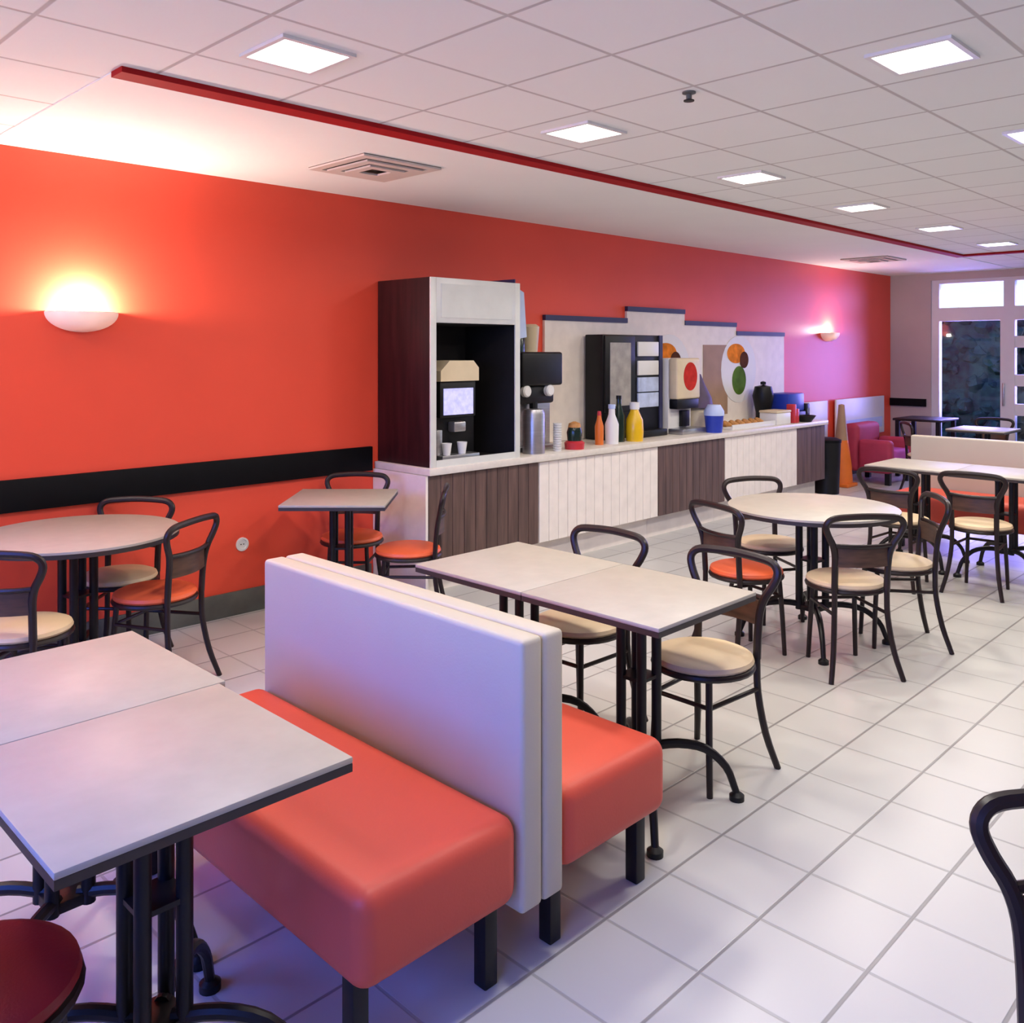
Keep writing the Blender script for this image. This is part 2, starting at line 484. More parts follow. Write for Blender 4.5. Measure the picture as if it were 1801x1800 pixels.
# ------------------------------------------------------------------ wall sconces and socket
M_bulb = mat('lit_bulb', (1, 1, 1), emit=60, ecol=(1.0, 0.84, 0.70))


def bowl_mat():
    m = mat('frosted_glass_bowl', (0.85, 0.78, 0.74), rough=0.5, var=0.02)
    nt = m.node_tree; b = nt.nodes['Principled BSDF']; o = nt.nodes['Material Output']
    t = nd(nt, 'ShaderNodeBsdfTranslucent'); t.inputs[0].default_value = (0.9, 0.75, 0.68, 1)
    x = nd(nt, 'ShaderNodeMixShader'); x.inputs[0].default_value = 0.10
    nt.links.new(b.outputs[0], x.inputs[1]); nt.links.new(t.outputs[0], x.inputs[2]); nt.links.new(x.outputs[0], o.inputs[0])
    return m


M_bowl = bowl_mat()


def sconce(label, x, z, power):
    t = thing('wall_sconce', label, 'wall light', (x, WY, z), 0, 'half-bowl wall lights')
    pr = [(0.19 * math.cos(a), -0.105 * math.sin(a)) for a in [PI / 2 * i / 10 for i in range(10)]] + [(0.0, -0.105)]
    inner = [(r - 0.006 if r > 0.01 else 0.0, zz + 0.006) for r, zz in pr]
    MB().lathe(inner[::-1] + pr, n=28, a0=PI, a1=2 * PI, sy=0.72).build('bowl', M_bowl, t)
    MB().box(-0.05, 0.05, -0.012, 0, -0.07, 0.01).build('back_plate', M_wht, t)
    MB().ball((0, -0.06, -0.035), 0.022, 1.6).build('bulb', M_bulb, t)
    d = bpy.data.lights.new('sconce_lamp', 'POINT'); d.energy = power; d.color = (1.0, 0.80, 0.68); d.shadow_soft_size = 0.03
    lo = bpy.data.objects.new('sconce_lamp', d); COL.objects.link(lo); lo.parent = t; lo.location = (0, -0.075, 0.012)


sconce('lit half-bowl wall light on the coral wall left of the tall cabinet', 1.785, 1.825, SCONCE_W)
sconce('small lit half-bowl wall light at the far pink end of the wall', 10.73, 1.84, SCONCE_W * 0.3)
sconce('added unseen half-bowl wall light filling the left wall, toward the windows', -0.7, 1.825, SCONCE_W)  # added out of view to brighten the left wall and ceiling
t = thing('wall_socket', 'round white socket on the coral wall beside the bench back', 'socket', (2.73, WY, 0.425))
p = MB().lathe([(0.0, 0.0), (0.042, 0.0), (0.042, 0.008), (0.030, 0.010), (0.028, 0.004), (0.0, 0.004)], n=24)
for v in p.bm.verts:
    v.co = Vector((v.co.x, -v.co.z, v.co.y))
p.build('cover', M_wht, t)
MB().box(-0.012, -0.006, -0.006, -0.003, -0.003, 0.003).box(0.006, 0.012, -0.006, -0.003, -0.003, 0.003).build('pin_hole', M_blk, t)


# ------------------------------------------------------------------ chairs
def make_chair(seat_mat):
    t = thing('bistro_chair', '', 'chair')
    MB().lathe([(0.0, 0.432), (0.185, 0.432), (0.193, 0.444), (0.188, 0.458), (0.165, 0.468), (0.0, 0.472)], n=36).build('seat', seat_mat, t)
    ring = [(0.186 * math.cos(2 * PI * i / 28), 0.186 * math.sin(2 * PI * i / 28), 0.422) for i in range(28)]
    MB().tube(ring, 0.013, 8, 1, closed=True).build('seat_frame', M_tube, t)
    for s in (-1, 1):
        MB().tube([(0.150, s * 0.130, 0.0), (0.142, s * 0.122, 0.2), (0.128, s * 0.112, 0.42)], [0.0115, 0.013, 0.013], 9, 3).build('leg', M_tube, t)
        MB().tube([(-0.235, s * 0.185, 0.0), (-0.195, s * 0.155, 0.14), (-0.168, s * 0.138, 0.30), (-0.165, s * 0.135, 0.43)], [0.0125, 0.014, 0.014, 0.014], 9, 3).build('leg', M_tube, t)
    half = [(-0.165, 0.135, 0.43), (-0.171, 0.136, 0.53), (-0.180, 0.140, 0.61), (-0.190, 0.155, 0.665), (-0.199, 0.181, 0.71), (-0.207, 0.198, 0.752), (-0.213, 0.191, 0.781), (-0.219, 0.160, 0.800), (-0.224, 0.09, 0.807)]
    loop = half + [(-0.228, 0.0, 0.810)] + [(x, -y, z) for x, y, z in half[::-1]]
    MB().tube(loop, 0.0145, 9, 3, flat=1.15).build('back_frame', M_tube, t)
    MB().tube([(-0.189, 0.150, 0.662), (-0.207, 0.08, 0.659), (-0.213, 0, 0.658), (-0.207, -0.08, 0.659), (-0.189, -0.150, 0.662)], 0.011, 8, 2).build('crossbar', M_tube, t)
    pm = MB()
    n = 10
    A = [(-0.178 - 0.030 * math.cos(PI / 2 * (2 * i / n - 1)), 0.137 * (2 * i / n - 1)) for i in range(n + 1)]
    pm.prism([(x - 0.005, y) for x, y in A] + [(x + 0.005, y) for x, y in A[::-1]], 'z', 0.555, 0.652)
    pm.build('back_panel', M_panelwood, t)
    q = [(0.137, 0.120), (-0.168, 0.139), (-0.168, -0.139), (0.137, -0.120)]
    st = MB()
    for i in range(4):
        a, b = q[i], q[(i + 1) % 4]
        if i == 1:
            continue
        st.tube([(*a, 0.315), (*b, 0.315)], 0.009, 8, 1)
    st.build('stretcher', M_tube, t)
    return t


proto = {}


def chair(kind, x, y, face, label, group):
    """face: direction the sitter looks, as a plan vector"""
    m = {'cream': M_seat_c, 'orange': M_seat_o, 'red': M_seat_r}[kind]
    if kind not in proto:
        o = proto[kind] = make_chair(m)
    else:
        o = copy_tree(proto[kind])
    o.location = (x, y, 0); o.rotation_euler = (0, 0, math.atan2(face[1], face[0]))
    return tag(o, label, None, group)


# ------------------------------------------------------------------ tables
def base_parts(t, off, reach, tubes=0.018):
    for sx in (-1, 1):
        for sy in (-1, 1):
            MB().tube([(sx * off, sy * off, 0.17), (sx * off, sy * off, 0.70)], tubes, 12, 1).build('post', M_black, t)
            k = reach / 0.25
            f = MB().tube([(sx * off * 0.6, sy * off * 0.6, 0.195), (sx * 0.10 * k, sy * 0.10 * k, 0.205), (sx * 0.17 * k, sy * 0.17 * k, 0.185),
                           (sx * 0.222 * k, sy * 0.222 * k, 0.12), (sx * 0.243 * k, sy * 0.243 * k, 0.05), (sx * reach, sy * reach, 0.02)],
                          [0.017, 0.017, 0.016, 0.014, 0.013, 0.013], 10, 3).build('foot', M_black, t)
            MB().lathe([(0.012, 0.03), (0.027, 0.018), (0.027, 0.0)], (sx * reach, sy * reach, 0), 16).build('glide', M_blk, f)
    c = off + 0.012
    def cross(a, w):
        return [(-a, -w), (-w, -w), (-w, -a), (w, -a), (w, -w), (a, -w), (a, w), (w, w), (w, a), (-w, a), (-w, w), (-a, w)]
    e = off + 0.01
    MB().box(-e, e, -e, e, 0.17, 0.2, 0.005).build('base_plate', M_black, t)
    MB().prism([(-e, -e), (e, -e), (e, e), (-e, e)], 'z', 0.445, 0.457).build('collar', M_black, t)
    MB().prism(cross(0.2, 0.02), 'z', 0.698, 0.718).build('top_bracket', M_black, t)


def make_square_table():
    t = thing('square_table', '', 'table')
    MB().box(-0.3, 0.3, -0.3, 0.3, 0.736, 0.75, 0.003).build('tabletop', M_lam, t)
    MB().box(-0.299, 0.299, -0.299, 0.299, 0.718, 0.736).build('edge_band', M_edge, t, label='dark underside edge')
    base_parts(t, 0.045, 0.25)
    return t


def make_round_table():
    t = thing('round_table', '', 'table')
    MB().lathe([(0.0, 0.736), (0.458, 0.736), (0.46, 0.738), (0.46, 0.748), (0.457, 0.75), (0.0, 0.75)], n=64).build('tabletop', M_lam, t)
    MB().lathe([(0.0, 0.716), (0.457, 0.716), (0.457, 0.736), (0.0, 0.736)], n=64).build('edge_band', M_edge, t, label='dark underside edge')
    base_parts(t, 0.05, 0.28, 0.02)
    return t


ST = make_square_table()
RT = make_round_table()
used = set()


def table(proto_, x, y, rz, label, group):
    o = proto_ if proto_.name not in used else copy_tree(proto_)
    used.add(proto_.name)
    o.location = (x, y, 0); o.rotation_euler = (0, 0, rz)
    return tag(o, label, None, group)


G = 'square cream tables pushed together in rows'
table(ST, 0.815, 1.883, 0, 'square cream table nearest the camera, in front of the orange bench seat', G)
table(ST, 0.835, 2.486, 0, 'square cream table joined behind the nearest one, at the left edge', G)
table(ST, 2.60, 1.932, 0, 'square cream table in the middle, nearer half of the joined pair', G)
table(ST, 2.60, 2.534, 0, 'square cream table in the middle, farther half of the joined pair toward the counter', G)
table(ST, 7.02, 2.57, 0, 'square cream table at the left end of the far bench', G)
table(ST, 7.02, 1.968, 0, 'square cream table before the far bench, second from its left end', G)
table(ST, 7.02, 1.366, 0, 'square cream table before the far bench, third from its left end', G)
table(ST, 3.05, 4.45, PI / 4, 'square cream table turned cornerwise against the coral wall by the counter end', 'square cream tables standing alone')
table(RT, 4.728, 2.314, -0.19, 'round cream table with four chairs in the middle of the floor', 'round cream tables')
table(RT, 1.57, 4.49, 0.2, 'round cream table against the coral wall at the left edge', 'round cream tables')

g2 = 'bistro chairs at the middle tables'
chair('cream', 2.945, 1.885, (-1, 0.02), 'cream-seated bistro chair at the near end of the middle tables', g2)
chair('cream', 2.935, 2.50, (-1, -0.03), 'cream-seated bistro chair at the far end of the middle tables', g2)
g3 = 'bistro chairs around the round table'
chair('cream', 4.96, 2.70, (-0.51, -0.86), 'cream-seated bistro chair behind the round middle table, near the counter', g3)
chair('orange', 4.28, 2.47, (0.93, -0.30), 'orange-seated bistro chair left of the round middle table', g3)
chair('cream', 4.45, 2.0, (0.64, 0.77), 'cream-seated bistro chair in front of the round middle table, its back to us', g3)
chair('cream', 5.02, 1.97, (-0.62, 0.78), 'cream-seated bistro chair right of the round middle table', g3)
g4 = 'bistro chairs around the left wall table'
chair('cream', 1.85, 4.72, (-0.70, -0.66), 'cream-seated bistro chair between the round left table and the wall', g4)
chair('orange', 1.85, 4.27, (-0.5, 0.86), 'orange-seated bistro chair right of the round left table', g4)
chair('cream', 1.22, 4.12, (0.72, 0.69), 'cream-seated bistro chair in front of the round left table, cut by the left edge', g4)
g5 = 'bistro chairs at the cornerwise table'
chair('orange', 3.30, 4.13, (-0.72, 0.69), 'orange-seated bistro chair in front of the pale counter end panel', g5)
chair('orange', 3.28, 4.67, (-0.7, -0.7), 'bistro chair behind the cornerwise table, its back against the black rail', g5)
g6 = 'bistro chairs along the far bench tables'
chair('cream', 6.32, 2.45, (1, 0.0), 'cream-seated bistro chair at the left end of the far bench tables', g6)
chair('cream', 6.50, 1.98, (1, 0.05), 'cream-seated bistro chair facing the far bench, near the right edge', g6)
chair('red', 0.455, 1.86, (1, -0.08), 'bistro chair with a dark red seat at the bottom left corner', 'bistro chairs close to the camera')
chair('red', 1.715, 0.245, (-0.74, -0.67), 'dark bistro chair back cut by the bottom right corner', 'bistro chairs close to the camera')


# ------------------------------------------------------------------ upholstered benches
def bench(label, xf, xb, y0, y1, group):
    """xf: front edge of seat, xb: rear face of the backrest"""
    s = 1 if xb > xf else -1
    t = thing('upholstered_bench', label, 'bench', ((xf + xb) / 2, (y0 + y1) / 2, 0), 0, group)
    cx = (xf + xb) / 2; ly = (y1 - y0) / 2
    a = xf - cx; b = xb - cx
    tb = 0.078
    xs = sorted((a, b - s * (tb + 0.002)))
    m = MB().box(xs[0], xs[1], -ly, ly, 0.225, 0.45, 0.048, 6)
    m.build('seat', M_orange_v, t)
    xs = sorted((b, b - s * tb))
    MB().box(xs[0], xs[1], -ly, ly, 0.19, 0.885, 0.014, 3).build('backrest', M_cream_v, t)
    for lx, dy in ((a + s * 0.05, 0), (b - s * 0.12, 0)):
        for yy in (-ly + 0.09, ly - 0.09):
            MB().box(lx - 0.022, lx + 0.022, yy - 0.022, yy + 0.022, 0.0, 0.23, 0.004).build('leg', M_black, t)
    return t


bench('orange bench with a cream back, nearest the camera, its seat facing us', 1.118, 1.690, 1.56, 2.83, 'orange benches back to back')
bench('orange bench behind the nearest one, facing the middle tables', 2.252, 1.694, 1.56, 2.83, 'orange benches back to back')
bench('far orange bench with a long cream back by the right edge', 7.47, 8.03, 0.9, 2.99, 'far bench')

# ------------------------------------------------------------------ counter
CF = 4.475
CB = 5.046
CT = 0.80


def unit(label, x0, x1, m, end=False):
    t = thing('counter_cabinet', label, 'cabinet', ((x0 + x1) / 2, (CF + CB) / 2, 0), 0, 'cabinets under the long counter')
    w = (x1 - x0) / 2; d = (CB - CF) / 2
    MB().box(-w + 0.001, w - 0.001, -d + 0.022, d, 0.20, CT).build('carcass', m, t)
    n = max(4, int((x1 - x0) / 0.105)); s = (2 * w - 0.01) / n
    b = MB()
    for i in range(n):
        b.box(-w + 0.005 + i * s + 0.002, -w + 0.005 + (i + 1) * s - 0.002, -d, -d + 0.022, 0.20, CT - 0.004, 0.002, 1)
    b.build('front_panel', m, t)
    MB().box(-w + 0.001, w - 0.001, -d + 0.12, d, 0.0, 0.20).build('plinth', M_panelwhite, t, label='pale recessed plinth')
    if end:
        MB().box(-w - 0.02, -w, -d, d, 0.0, CT).build('end_panel', M_panelwhite, t, label='pale end panel')
    return t


unit('brown slatted cabinet under the tall drinks cabinet, at the near end of the counter', 3.74, 4.80, M_brownwood, True)
unit('pale wide counter cabinet beside the brown near one', 4.80, 6.30, M_panelwhite)
unit('brown slatted counter cabinet between the two pale ones', 6.30, 7.37, M_brownwood)
unit('pale counter cabinet nearer the far end', 7.37, 8.80, M_panelwhite)
unit('brown slatted cabinet at the far end of the counter', 8.80, 9.45, M_brownwood)
ct = MB().box(3.73, 9.47, CF - 0.03, CB, CT + 0.002, CT + 0.05, 0.006, 2).build('countertop', M_top)
tag(ct, 'long pale countertop running along the coral wall', 'countertop')
TOP = CT + 0.05

# tall drinks cabinet
t = thing('drinks_cabinet', 'tall dark cabinet with a grey front on the near end of the counter', 'cabinet', (3.76, CF + 0.01, TOP))
W, D, HH = 0.84, 0.558, 1.255
MB().box(0, 0.03, 0, D, 0, HH, 0.002).build('side_panel', M_maroon, t)
MB().box(W - 0.03, W, 0, D, 0, HH, 0.002).build('side_panel', M_maroon, t)
MB().box(0.03, W - 0.03, 0.01, D, HH - 0.03, HH).build('top_panel', M_maroon, t)
MB().box(0.03, W - 0.03, D - 0.02, D, 0, HH - 0.03).build('back_panel', M_int, t)
MB().box(0.03, 0.034, 0.02, D - 0.02, 0, HH - 0.03).box(W - 0.034, W - 0.03, 0.02, D - 0.02, 0, HH - 0.03).box(0.034, W - 0.034, 0.02, D - 0.02, 0, 0.012).box(0.034, W - 0.034, 0.02, D - 0.02, 0.95, 0.962).build('lining', M_int, t)
MB().box(0.0, 0.05, -0.012, 0.0, 0, HH, 0.002).box(W - 0.05, W, -0.012, 0.0, 0, HH, 0.002).box(0.05, W - 0.05, -0.012, 0.0, 0, 0.045).build('face_frame', M_grey, t)
MB().box(0.05, W - 0.05, -0.012, 0.008, 0.955, HH, 0.003).box(0.09, W - 0.09, -0.016, -0.012, 0.99, HH - 0.04).build('header_panel', M_grey, t)

M_scr = mat('lit_display', (0.45, 0.45, 0.95), rough=0.3, emit=0.45, ecol=(0.55, 0.55, 1.0), var=0.25, scale=30)
t = thing('coffee_machine', 'coffee machine with a lit lavender screen inside the tall cabinet', 'coffee machine', (4.09, CF + 0.13, TOP + 0.012))
MB().box(-0.20, 0.20, 0.02, 0.33, 0, 0.62, 0.01).build('body', M_blk, t)
MB().box(-0.17, 0.16, -0.04, 0.02, 0.30, 0.55, 0.01).build('screen_housing', M_blk, t)
MB().box(-0.14, 0.13, -0.045, -0.039, 0.32, 0.50).build('screen', M_scr, t)
MB().prism([(-0.18, 0.55), (0.17, 0.55), (0.17, 0.64), (0.12, 0.69), (-0.10, 0.69), (-0.18, 0.62)], 'y', -0.06, 0.15).build('hopper', M_cream, t)
MB().box(-0.19, 0.15, -0.09, 0.02, 0.0, 0.05, 0.004).build('drip_tray', M_steel, t)
MB().box(-0.05, 0.06, -0.05, 0.02, 0.20, 0.27, 0.01).build('spout', M_steel, t)
MB().box(-0.19, -0.14, -0.03, 0.02, 0.05, 0.22, 0.004).build('milk_pipe', M_steel, t)
for i, (x, yy) in enumerate(((-0.12, -0.05), (0.02, -0.05))):
    c = thing('cup', ('white cup on the left of the coffee machine tray', 'white cup on the right of the coffee machine tray')[i], 'cup', (4.09 + x, CF + 0.13 + yy, TOP + 0.0625), 0, 'cups under the coffee spout')
    MB().lathe([(0.0, 0.0), (0.025, 0.0), (0.036, 0.08), (0.032, 0.08), (0.022, 0.006), (0.0, 0.006)], n=20).build('bowl', M_wht, c)

# sign clipped on the cabinet's right side
t = thing('hanging_sign', 'narrow pale blue sign on the right side of the tall cabinet', 'sign', (4.605, CF + 0.06, TOP + 0.85))
MB().box(0.0, 0.012, 0.0, 0.30, 0, 0.44, 0.003).build('frame', M_navy, t)
MB().prism([(0.012, 0.0), (0.16, 0.02), (0.13, 0.35), (0.012, 0.40)], 'y', 0.03, 0.045).build('card', M_ltblue, t)

# bean-to-cup dispenser right of the cabinet
t = thing('coffee_dispenser', 'silver and black coffee dispenser right of the tall cabinet', 'coffee machine', (4.98, 4.80, TOP))
MB().box(-0.26, 0.28, -0.02, 0.22, 0, 0.76, 0.012).build('body', M_steel, t)
MB().box(-0.16, 0.30, -0.14, -0.02, 0.50, 0.76, 0.02, 3).build('head', M_blk, t)
MB().box(-0.24, 0.24, -0.10, -0.02, 0.36, 0.50, 0.02).build('group_head', M_blk, t)
for x in (-0.10, 0.16):
    k = MB().lathe([(0.0, 0.0), (0.045, 0.0), (0.045, 0.03), (0.035, 0.04), (0.0, 0.04)], n=20)
    for v in k.bm.verts:
        v.co = Vector((v.co.x + x, -0.10 - v.co.z, v.co.y + 0.46))
    k.build('knob', M_wht, t)
MB().tube([(0.03, -0.07, 0.37), (0.03, -0.08, 0.30), (0.06, -0.10, 0.25)], [0.035, 0.03, 0.02], 10).build('spout', M_blk, t)
MB().box(-0.25, 0.28, -0.11, -0.02, 0, 0.035, 0.005).build('drip_tray', M_steel, t)
MB().lathe([(0.11, 0.76), (0.11, 0.90), (0.09, 0.93), (0.0, 0.93)], (-0.06, 0.08, 0), 24).build('bean_hopper', M_green, t)
MB().lathe([(0.06, 0.76), (0.075, 0.96), (0.05, 0.98), (0.0, 0.98)], (0.15, 0.08, 0), 24).build('bean_hopper', M_cream, t, label='cream bean hopper')
t = thing('milk_canister', 'steel canister standing in front of the coffee dispenser', 'canister', (4.86, 4.585, TOP))
MB().lathe([(0.0, 0.0), (0.085, 0.0), (0.085, 0.30), (0.075, 0.33), (0.0, 0.33)], n=28).build('body', M_steel, t)
MB().tube([(0.08, 0, 0.27), (0.125, 0, 0.25), (0.125, 0, 0.12), (0.08, 0, 0.10)], 0.008).build('handle', M_steel, t)
t = thing('paper_cup_stack', 'tall pale stack of paper cups beside the steel canister', 'cup stack', (5.10, 4.56, TOP))
st = MB()
for i in range(12):
    st.lathe([(0.0, 0.018 * i), (0.030, 0.018 * i), (0.036, 0.018 * i + 0.016), (0.0, 0.018 * i + 0.016)], n=18)
st.build('cups', M_wht, t)


def jar(name, label, cat, x, y, parts, group=None):
    t = thing(name, label, cat, (x, y, TOP), 0, group)
    for nm, m, prof in parts:
        MB().lathe(prof, n=24).build(nm, m, t)
    return t


jar('sugar_jar', 'small dark jar with a red base at the front of the counter', 'jar', 5.30, 4.56, [
    ('base', M_redp, [(0, 0), (0.075, 0), (0.08, 0.05), (0.06, 0.065), (0, 0.065)]),
    ('body', M_green, [(0, 0.065), (0.055, 0.065), (0.062, 0.13), (0.05, 0.17), (0, 0.17)]),
    ('lid', M_crust, [(0, 0.17), (0.052, 0.17), (0.045, 0.20), (0.01, 0.215), (0, 0.215)])])
jar('milk_bottle', 'white milk bottle left of the yellow juice bottle', 'bottle', 5.82, 4.60, [
    ('body', M_wht, [(0, 0), (0.055, 0), (0.058, 0.16), (0.028, 0.24), (0.025, 0.29), (0, 0.29)]),
    ('cap', M_ltblue, [(0, 0.29), (0.03, 0.29), (0.03, 0.325), (0, 0.325)])], 'bottles on the counter')
jar('sauce_bottle', 'slim orange bottle just left of the white milk bottle', 'bottle', 5.68, 4.62, [
    ('body', M_org, [(0, 0), (0.035, 0), (0.037, 0.15), (0.02, 0.21), (0.016, 0.24), (0, 0.24)]),
    ('cap', M_redp, [(0, 0.24), (0.019, 0.24), (0.014, 0.275), (0, 0.275)])], 'bottles on the counter')
jar('juice_bottle', 'yellow juice bottle with a white cap', 'bottle', 6.13, 4.60, [
    ('body', M_yel, [(0, 0), (0.072, 0), (0.078, 0.08), (0.072, 0.18), (0.04, 0.25), (0.035, 0.27), (0, 0.27)]),
    ('cap', M_wht, [(0, 0.27), (0.042, 0.27), (0.042, 0.33), (0, 0.33)])], 'bottles on the counter')
jar('dark_bottle', 'dark green bottle between the white and the yellow bottles', 'bottle', 5.99, 4.66, [
    ('body', M_green, [(0, 0), (0.05, 0), (0.05, 0.22), (0.022, 0.30), (0.02, 0.36), (0, 0.36)]),
    ('cap', M_blk, [(0, 0.36), (0.023, 0.36), (0.023, 0.39), (0, 0.39)])], 'bottles on the counter')

# black drinks dispenser with two bays
M_disp = mat('grey_display_face', (0.34, 0.31, 0.27), rough=0.4, var=0.25, scale=10)
M_cool = mat('pale_blue_shelf_face', (0.50, 0.58, 0.80), rough=0.4, var=0.25, scale=9)
t = thing('drinks_dispenser', 'tall black two-bay drinks dispenser against the white wall board', 'dispenser', (6.38, 4.80, TOP))
MB().box(-0.43, 0.43, 0, 0.20, 0, 0.91, 0.01).build('body', M_blk, t)
MB().box(-0.42, 0.0, -0.02, 0.0, 0.24, 0.90, 0.006).build('door', M_blk, t)
MB().box(-0.36, -0.07, -0.026, -0.02, 0.29, 0.84).build('display_panel', M_disp, t)
for z, m in ((0.72, M_wht), (0.55, M_wht), (0.40, M_cool), (0.26, M_cool)):
    MB().box(0.05, 0.36, -0.018, 0.0, z, z + 0.13, 0.004).build('shelf', m, t)
MB().box(0.38, 0.43, -0.012, 0.0, 0, 0.91).build('side_trim', M_navy, t, label='navy side trim')
MB().box(0.0, 0.38, -0.10, 0.0, 0, 0.06, 0.006).build('drip_tray', M_blk, t)

# stepped wall board
t = thing('wall_board', 'stepped white board on the wall behind the counter', 'wall board', (0, WY - 0.001, 0))
steps = [(5.46, 6.58, 1.875), (6.58, 7.52, 1.985), (7.52, 8.50, 1.875), (8.50, 9.56, 1.785)]
poly = [(5.46, TOP + 0.002)]
for a, b, z in steps:
    poly += [(a, z), (b, z)]
poly += [(9.56, TOP + 0.002)]
MB().prism(poly, 'y', -0.025, 0.0).build('panel', M_panelwhite, t)
for a, b, z in steps:
    MB().box(a, b, -0.035, 0.0, z, z + 0.045).build('edging', M_navy, t)


def disc(c, r, y0, y1, n=28, sx=1.0, sz=1.0):
    return MB().prism([(c[0] + r * sx * math.cos(2 * PI * i / n), c[1] + r * sz * math.sin(2 * PI * i / n)) for i in range(n)], 'y', y0, y1)


MB().box(7.85, 8.32, -0.029, -0.025, 0.95, 1.68).build('print', M_brownprint, t, label='brown printed panel')
for cx, cz, top, low in ((7.25, 1.42, M_orgprint, M_redprint), (8.55, 1.42, M_orgprint, M_leaf)):
    disc((cx, cz), 0.36, -0.030, -0.025).build('plate_picture', M_wht, t)
    disc((cx - 0.06, cz + 0.17), 0.15, -0.034, -0.030, sx=1.2, sz=0.7).build('food_picture', top, t)
    disc((cx + 0.10, cz + 0.10), 0.09, -0.036, -0.030).build('food_picture', M_darkprint, t)
    disc((cx, cz - 0.12), 0.14, -0.034, -0.030, sx=1.0, sz=1.1).build('food_picture', low, t)

# juice machine
t = thing('juice_machine', 'cream juice machine with a red picture, right of the black dispenser', 'juice machine', (7.05, 4.74, TOP))
MB().box(-0.19, 0.19, 0.02, 0.22, 0, 0.70, 0.015).build('body', M_wht, t)
MB().box(-0.19, 0.19, -0.08, 0.02, 0.32, 0.70, 0.02, 3).build('front_cover', M_cream, t)
disc((0.02, 0.53), 0.11, -0.084, -0.079, sz=1.2).build('picture', M_redprint, t)
MB().box(-0.18, 0.18, -0.07, 0.02, 0.23, 0.32, 0.01).build('nozzle_block', M_blk, t)
MB().box(-0.19, 0.19, -0.14, 0.02, 0, 0.05, 0.006).build('drip_tray', M_steel, t)
MB().box(-0.02, 0.10, -0.02, 0.02, 0.06, 0.21, 0.005).build('recess', M_blk, t)

t = thing('display_stand', 'dark pointed stand on a cream base between the food pictures', 'stand', (7.42, 4.83, TOP))
MB().lathe([(0, 0), (0.15, 0), (0.15, 0.18), (0.12, 0.22), (0, 0.22)], n=24).build('base', M_cream, t)
MB().lathe([(0, 0.22), (0.17, 0.22), (0.15, 0.32), (0.09, 0.44), (0.05, 0.54), (0, 0.56)], n=18).build('cone', M_purple, t)
t = thing('blue_tub', 'blue tub at the front of the counter before the dark pointed stand', 'tub', (7.30, 4.55, TOP))
MB().lathe([(0, 0), (0.075, 0), (0.09, 0.16), (0, 0.16)], n=24).build('body', M_blue, t)
MB().lathe([(0, 0.16), (0.095, 0.16), (0.095, 0.20), (0.06, 0.26), (0, 0.26)], n=24).build('lid', M_ltblue, t)

# pastries on a tray
t = thing('pastry_tray', 'pale tray of pastries on the far half of the counter', 'tray', (8.02, 4.66, TOP))
MB().box(-0.42, 0.42, -0.13, 0.13, 0, 0.02, 0.004).box(-0.42, 0.42, -0.13, -0.12, 0.02, 0.05).box(-0.42, 0.42, 0.12, 0.13, 0.02, 0.05).build('base', M_wht, t)
where = ['first pastry from the left on the tray', 'second pastry from the left on the tray', 'third pastry from the left on the tray',
         'fourth pastry from the left on the tray', 'fifth pastry from the left on the tray', 'rightmost pastry on the tray']
for i in range(6):
    x = -0.31 + i * 0.124
    o = MB().tube([(-0.06, -0.05, 0.015), (-0.035, 0.0, 0.03), (0, 0.02, 0.035), (0.035, 0.0, 0.03), (0.06, -0.05, 0.015)], [0.014, 0.032, 0.042, 0.032, 0.014], 12, 4).build('croissant', M_crust)
    o.location = (8.02 + x, 4.67, TOP + 0.022)
    o.scale = (0.76, 0.76, 0.76)
    tag(o, where[i] + ', golden brown', 'pastry', 'pastries on the tray')

t = thing('bread_box', 'pale box at the end of the pastry tray', 'box', (8.60, 4.62, TOP))
MB().box(-0.15, 0.15, -0.10, 0.10, 0, 0.12, 0.008).build('body', M_wht, t)
MB().box(-0.155, 0.155, -0.105, 0.105, 0.12, 0.145, 0.008).build('lid', M_cream, t)
t = thing('black_urn', 'rounded black urn behind the pale box on the counter', 'urn', (8.80, 4.87, TOP))
MB().lathe([(0, 0), (0.08, 0), (0.08, 0.10), (0.10, 0.20), (0.115, 0.28), (0.09, 0.38), (0, 0.40)], n=28).build('body', M_blk, t)
MB().lathe([(0, 0.40), (0.03, 0.40), (0.03, 0.43), (0, 0.44)], n=16).build('knob', M_blk, t)
t = thing('blue_crate', 'bright blue crate at the far end of the counter', 'crate', (9.16, 4.79, TOP))
MB().box(-0.18, 0.18, -0.13, 0.13, 0.10, 0.30, 0.02).build('body', M_blue, t)
MB().box(-0.19, 0.19, -0.14, 0.14, 0, 0.10, 0.01).build('base', M_blk, t)
t = thing('red_packet', 'small red packet left of the blue crate', 'packet', (8.86, 4.54, TOP + 0.0))
MB().box(-0.06, -0.001, -0.03, 0.06, 0, 0.20, 0.008).box(0.001, 0.06, -0.03, 0.06, 0, 0.15, 0.008).build('body', M_redp, t)
t = thing('black_bowl', 'low black bowl in front of the blue crate', 'bowl', (9.08, 4.52, TOP))
MB().lathe([(0, 0), (0.06, 0), (0.11, 0.07), (0.10, 0.07), (0.05, 0.01), (0, 0.01)], n=24).build('body', M_blk, t)
t = thing('counter_box', 'small black box right of the blue crate on the counter end', 'box', (9.40, 4.74, TOP))
MB().box(-0.05, 0.05, -0.09, 0.09, 0, 0.18, 0.012).build('body', M_blk, t)
disc((0.0, 0.10), 0.03, -0.095, -0.089).build('grille', M_skirt, t)

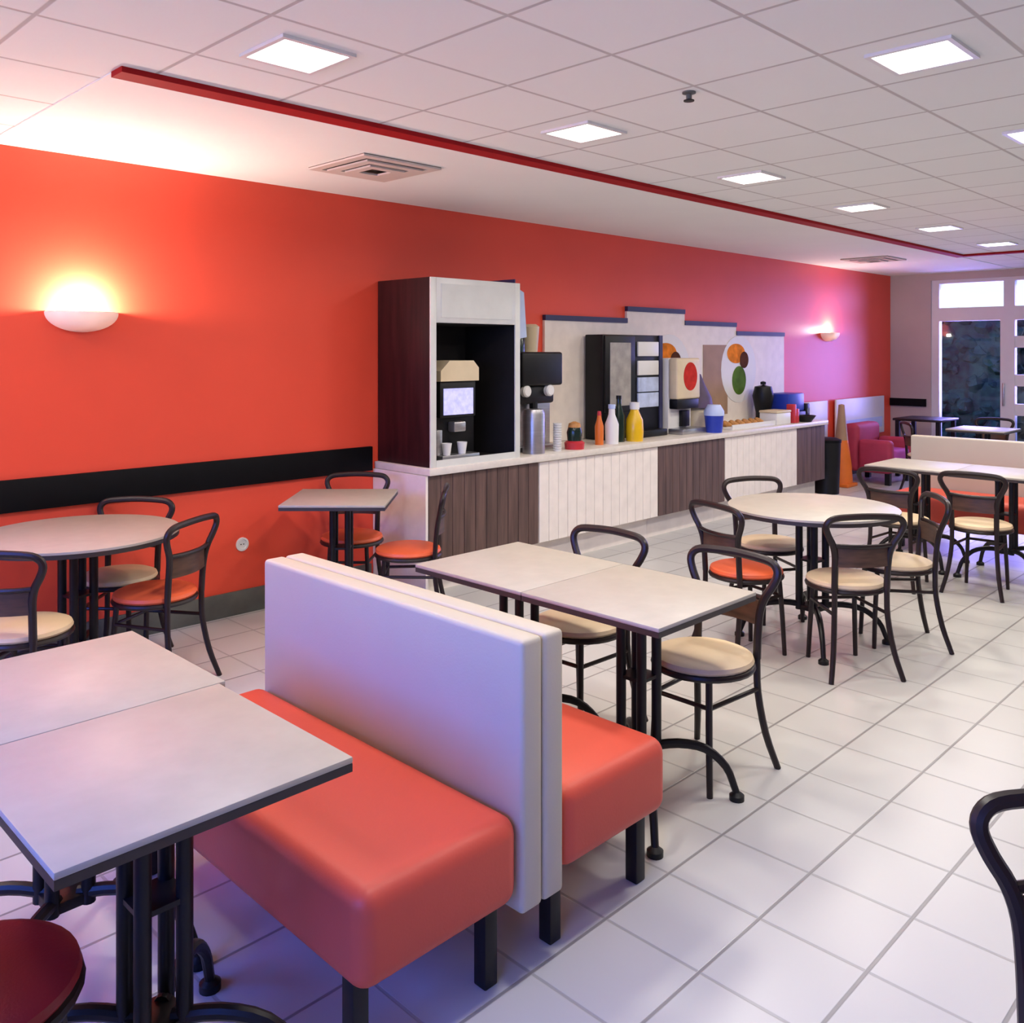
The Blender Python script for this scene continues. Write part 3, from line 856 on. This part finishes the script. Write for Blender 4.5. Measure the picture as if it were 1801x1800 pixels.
# ------------------------------------------------------------------ far corner
for i, (x0, x1, lab) in enumerate(((9.95, 10.62, 'white wall panel left of the orange cone'), (10.86, 12.35, 'white wall panel right of the orange cone'))):
    t = thing('wall_panel', lab, 'panel', ((x0 + x1) / 2, WY - 0.031, 0.50), 0, 'white panels on the far wall')
    w = (x1 - x0) / 2
    MB().box(-w, w, -0.025, 0.0, 0, 0.50, 0.006).build('board', M_wht, t)
    MB().box(-w + 0.08, w - 0.08, -0.03, -0.025, 0.08, 0.22).build('label_strip', M_ltblue, t)
t = thing('orange_cone', 'tall orange cone with a grey-brown tip standing near the far wall', 'cone', (10.36, 4.70, 0))
MB().box(-0.14, 0.14, -0.14, 0.14, 0, 0.04, 0.01).build('base', M_org, t)
MB().lathe([(0.13, 0.04), (0.115, 0.25), (0.075, 0.55), (0.0, 0.55)], n=24).build('body', M_org, t)
MB().lathe([(0.0, 0.55), (0.075, 0.55), (0.045, 0.85), (0.035, 0.97), (0.0, 0.98)], n=24).build('tip', M_brownprint, t, label='grey-brown tip')
t = thing('waste_bin', 'black bin beside the far end of the counter', 'bin', (9.72, 4.58, 0))
MB().lathe([(0, 0), (0.13, 0), (0.15, 0.58), (0, 0.58)], n=28).build('body', M_blk, t)
MB().lathe([(0, 0.58), (0.155, 0.58), (0.155, 0.61), (0.10, 0.63), (0, 0.63)], n=28).build('lid', M_rail, t)
M_magenta = mat('magenta_fabric', (0.42, 0.06, 0.30), rough=0.7, var=0.1)
M_crim = mat('crimson_fabric', (0.38, 0.03, 0.07), rough=0.7, var=0.1)
t = thing('armchair', 'low crimson armchair with a magenta seat near the far wall', 'armchair', (11.05, 4.55, 0))
MB().box(-0.34, 0.34, 0.10, 0.30, 0.14, 0.72, 0.06, 4).build('backrest', M_crim, t)
for s in (-1, 1):
    MB().box(s * 0.29 - 0.07, s * 0.29 + 0.07, -0.30, 0.10, 0.14, 0.54, 0.05, 4).build('arm', M_crim, t)
MB().box(-0.22, 0.22, -0.31, 0.10, 0.14, 0.42, 0.04, 4).build('seat', M_magenta, t)
for sx in (-1, 1):
    for sy in (-1, 1):
        MB().box(sx * 0.28 - 0.03, sx * 0.28 + 0.03, sy * 0.24 - 0.03, sy * 0.24 + 0.03, 0, 0.15).build('leg', M_blk, t)

t = thing('dark_table', 'small dark table in the far corner under the black rail', 'table', (11.95, 4.30, 0))
MB().box(-0.32, 0.32, -0.30, 0.30, 0.72, 0.75, 0.006).build('tabletop', M_tube, t)
for sx in (-1, 1):
    for sy in (-1, 1):
        MB().box(sx * 0.27 - 0.025, sx * 0.27 + 0.025, sy * 0.25 - 0.025, sy * 0.25 + 0.025, 0, 0.72).build('leg', M_black, t)
table(ST, 10.75, 3.25, 0, 'square table before the leftmost glass door, behind the far bench', 'square cream tables standing alone')
g7 = 'bistro chairs by the glass doors'
chair('cream', 10.35, 3.72, (0.6, -0.8), 'bistro chair left of the table by the glass door', g7)
chair('cream', 11.35, 3.35, (-1, -0.1), 'bistro chair between the glass door and the table before it', g7)
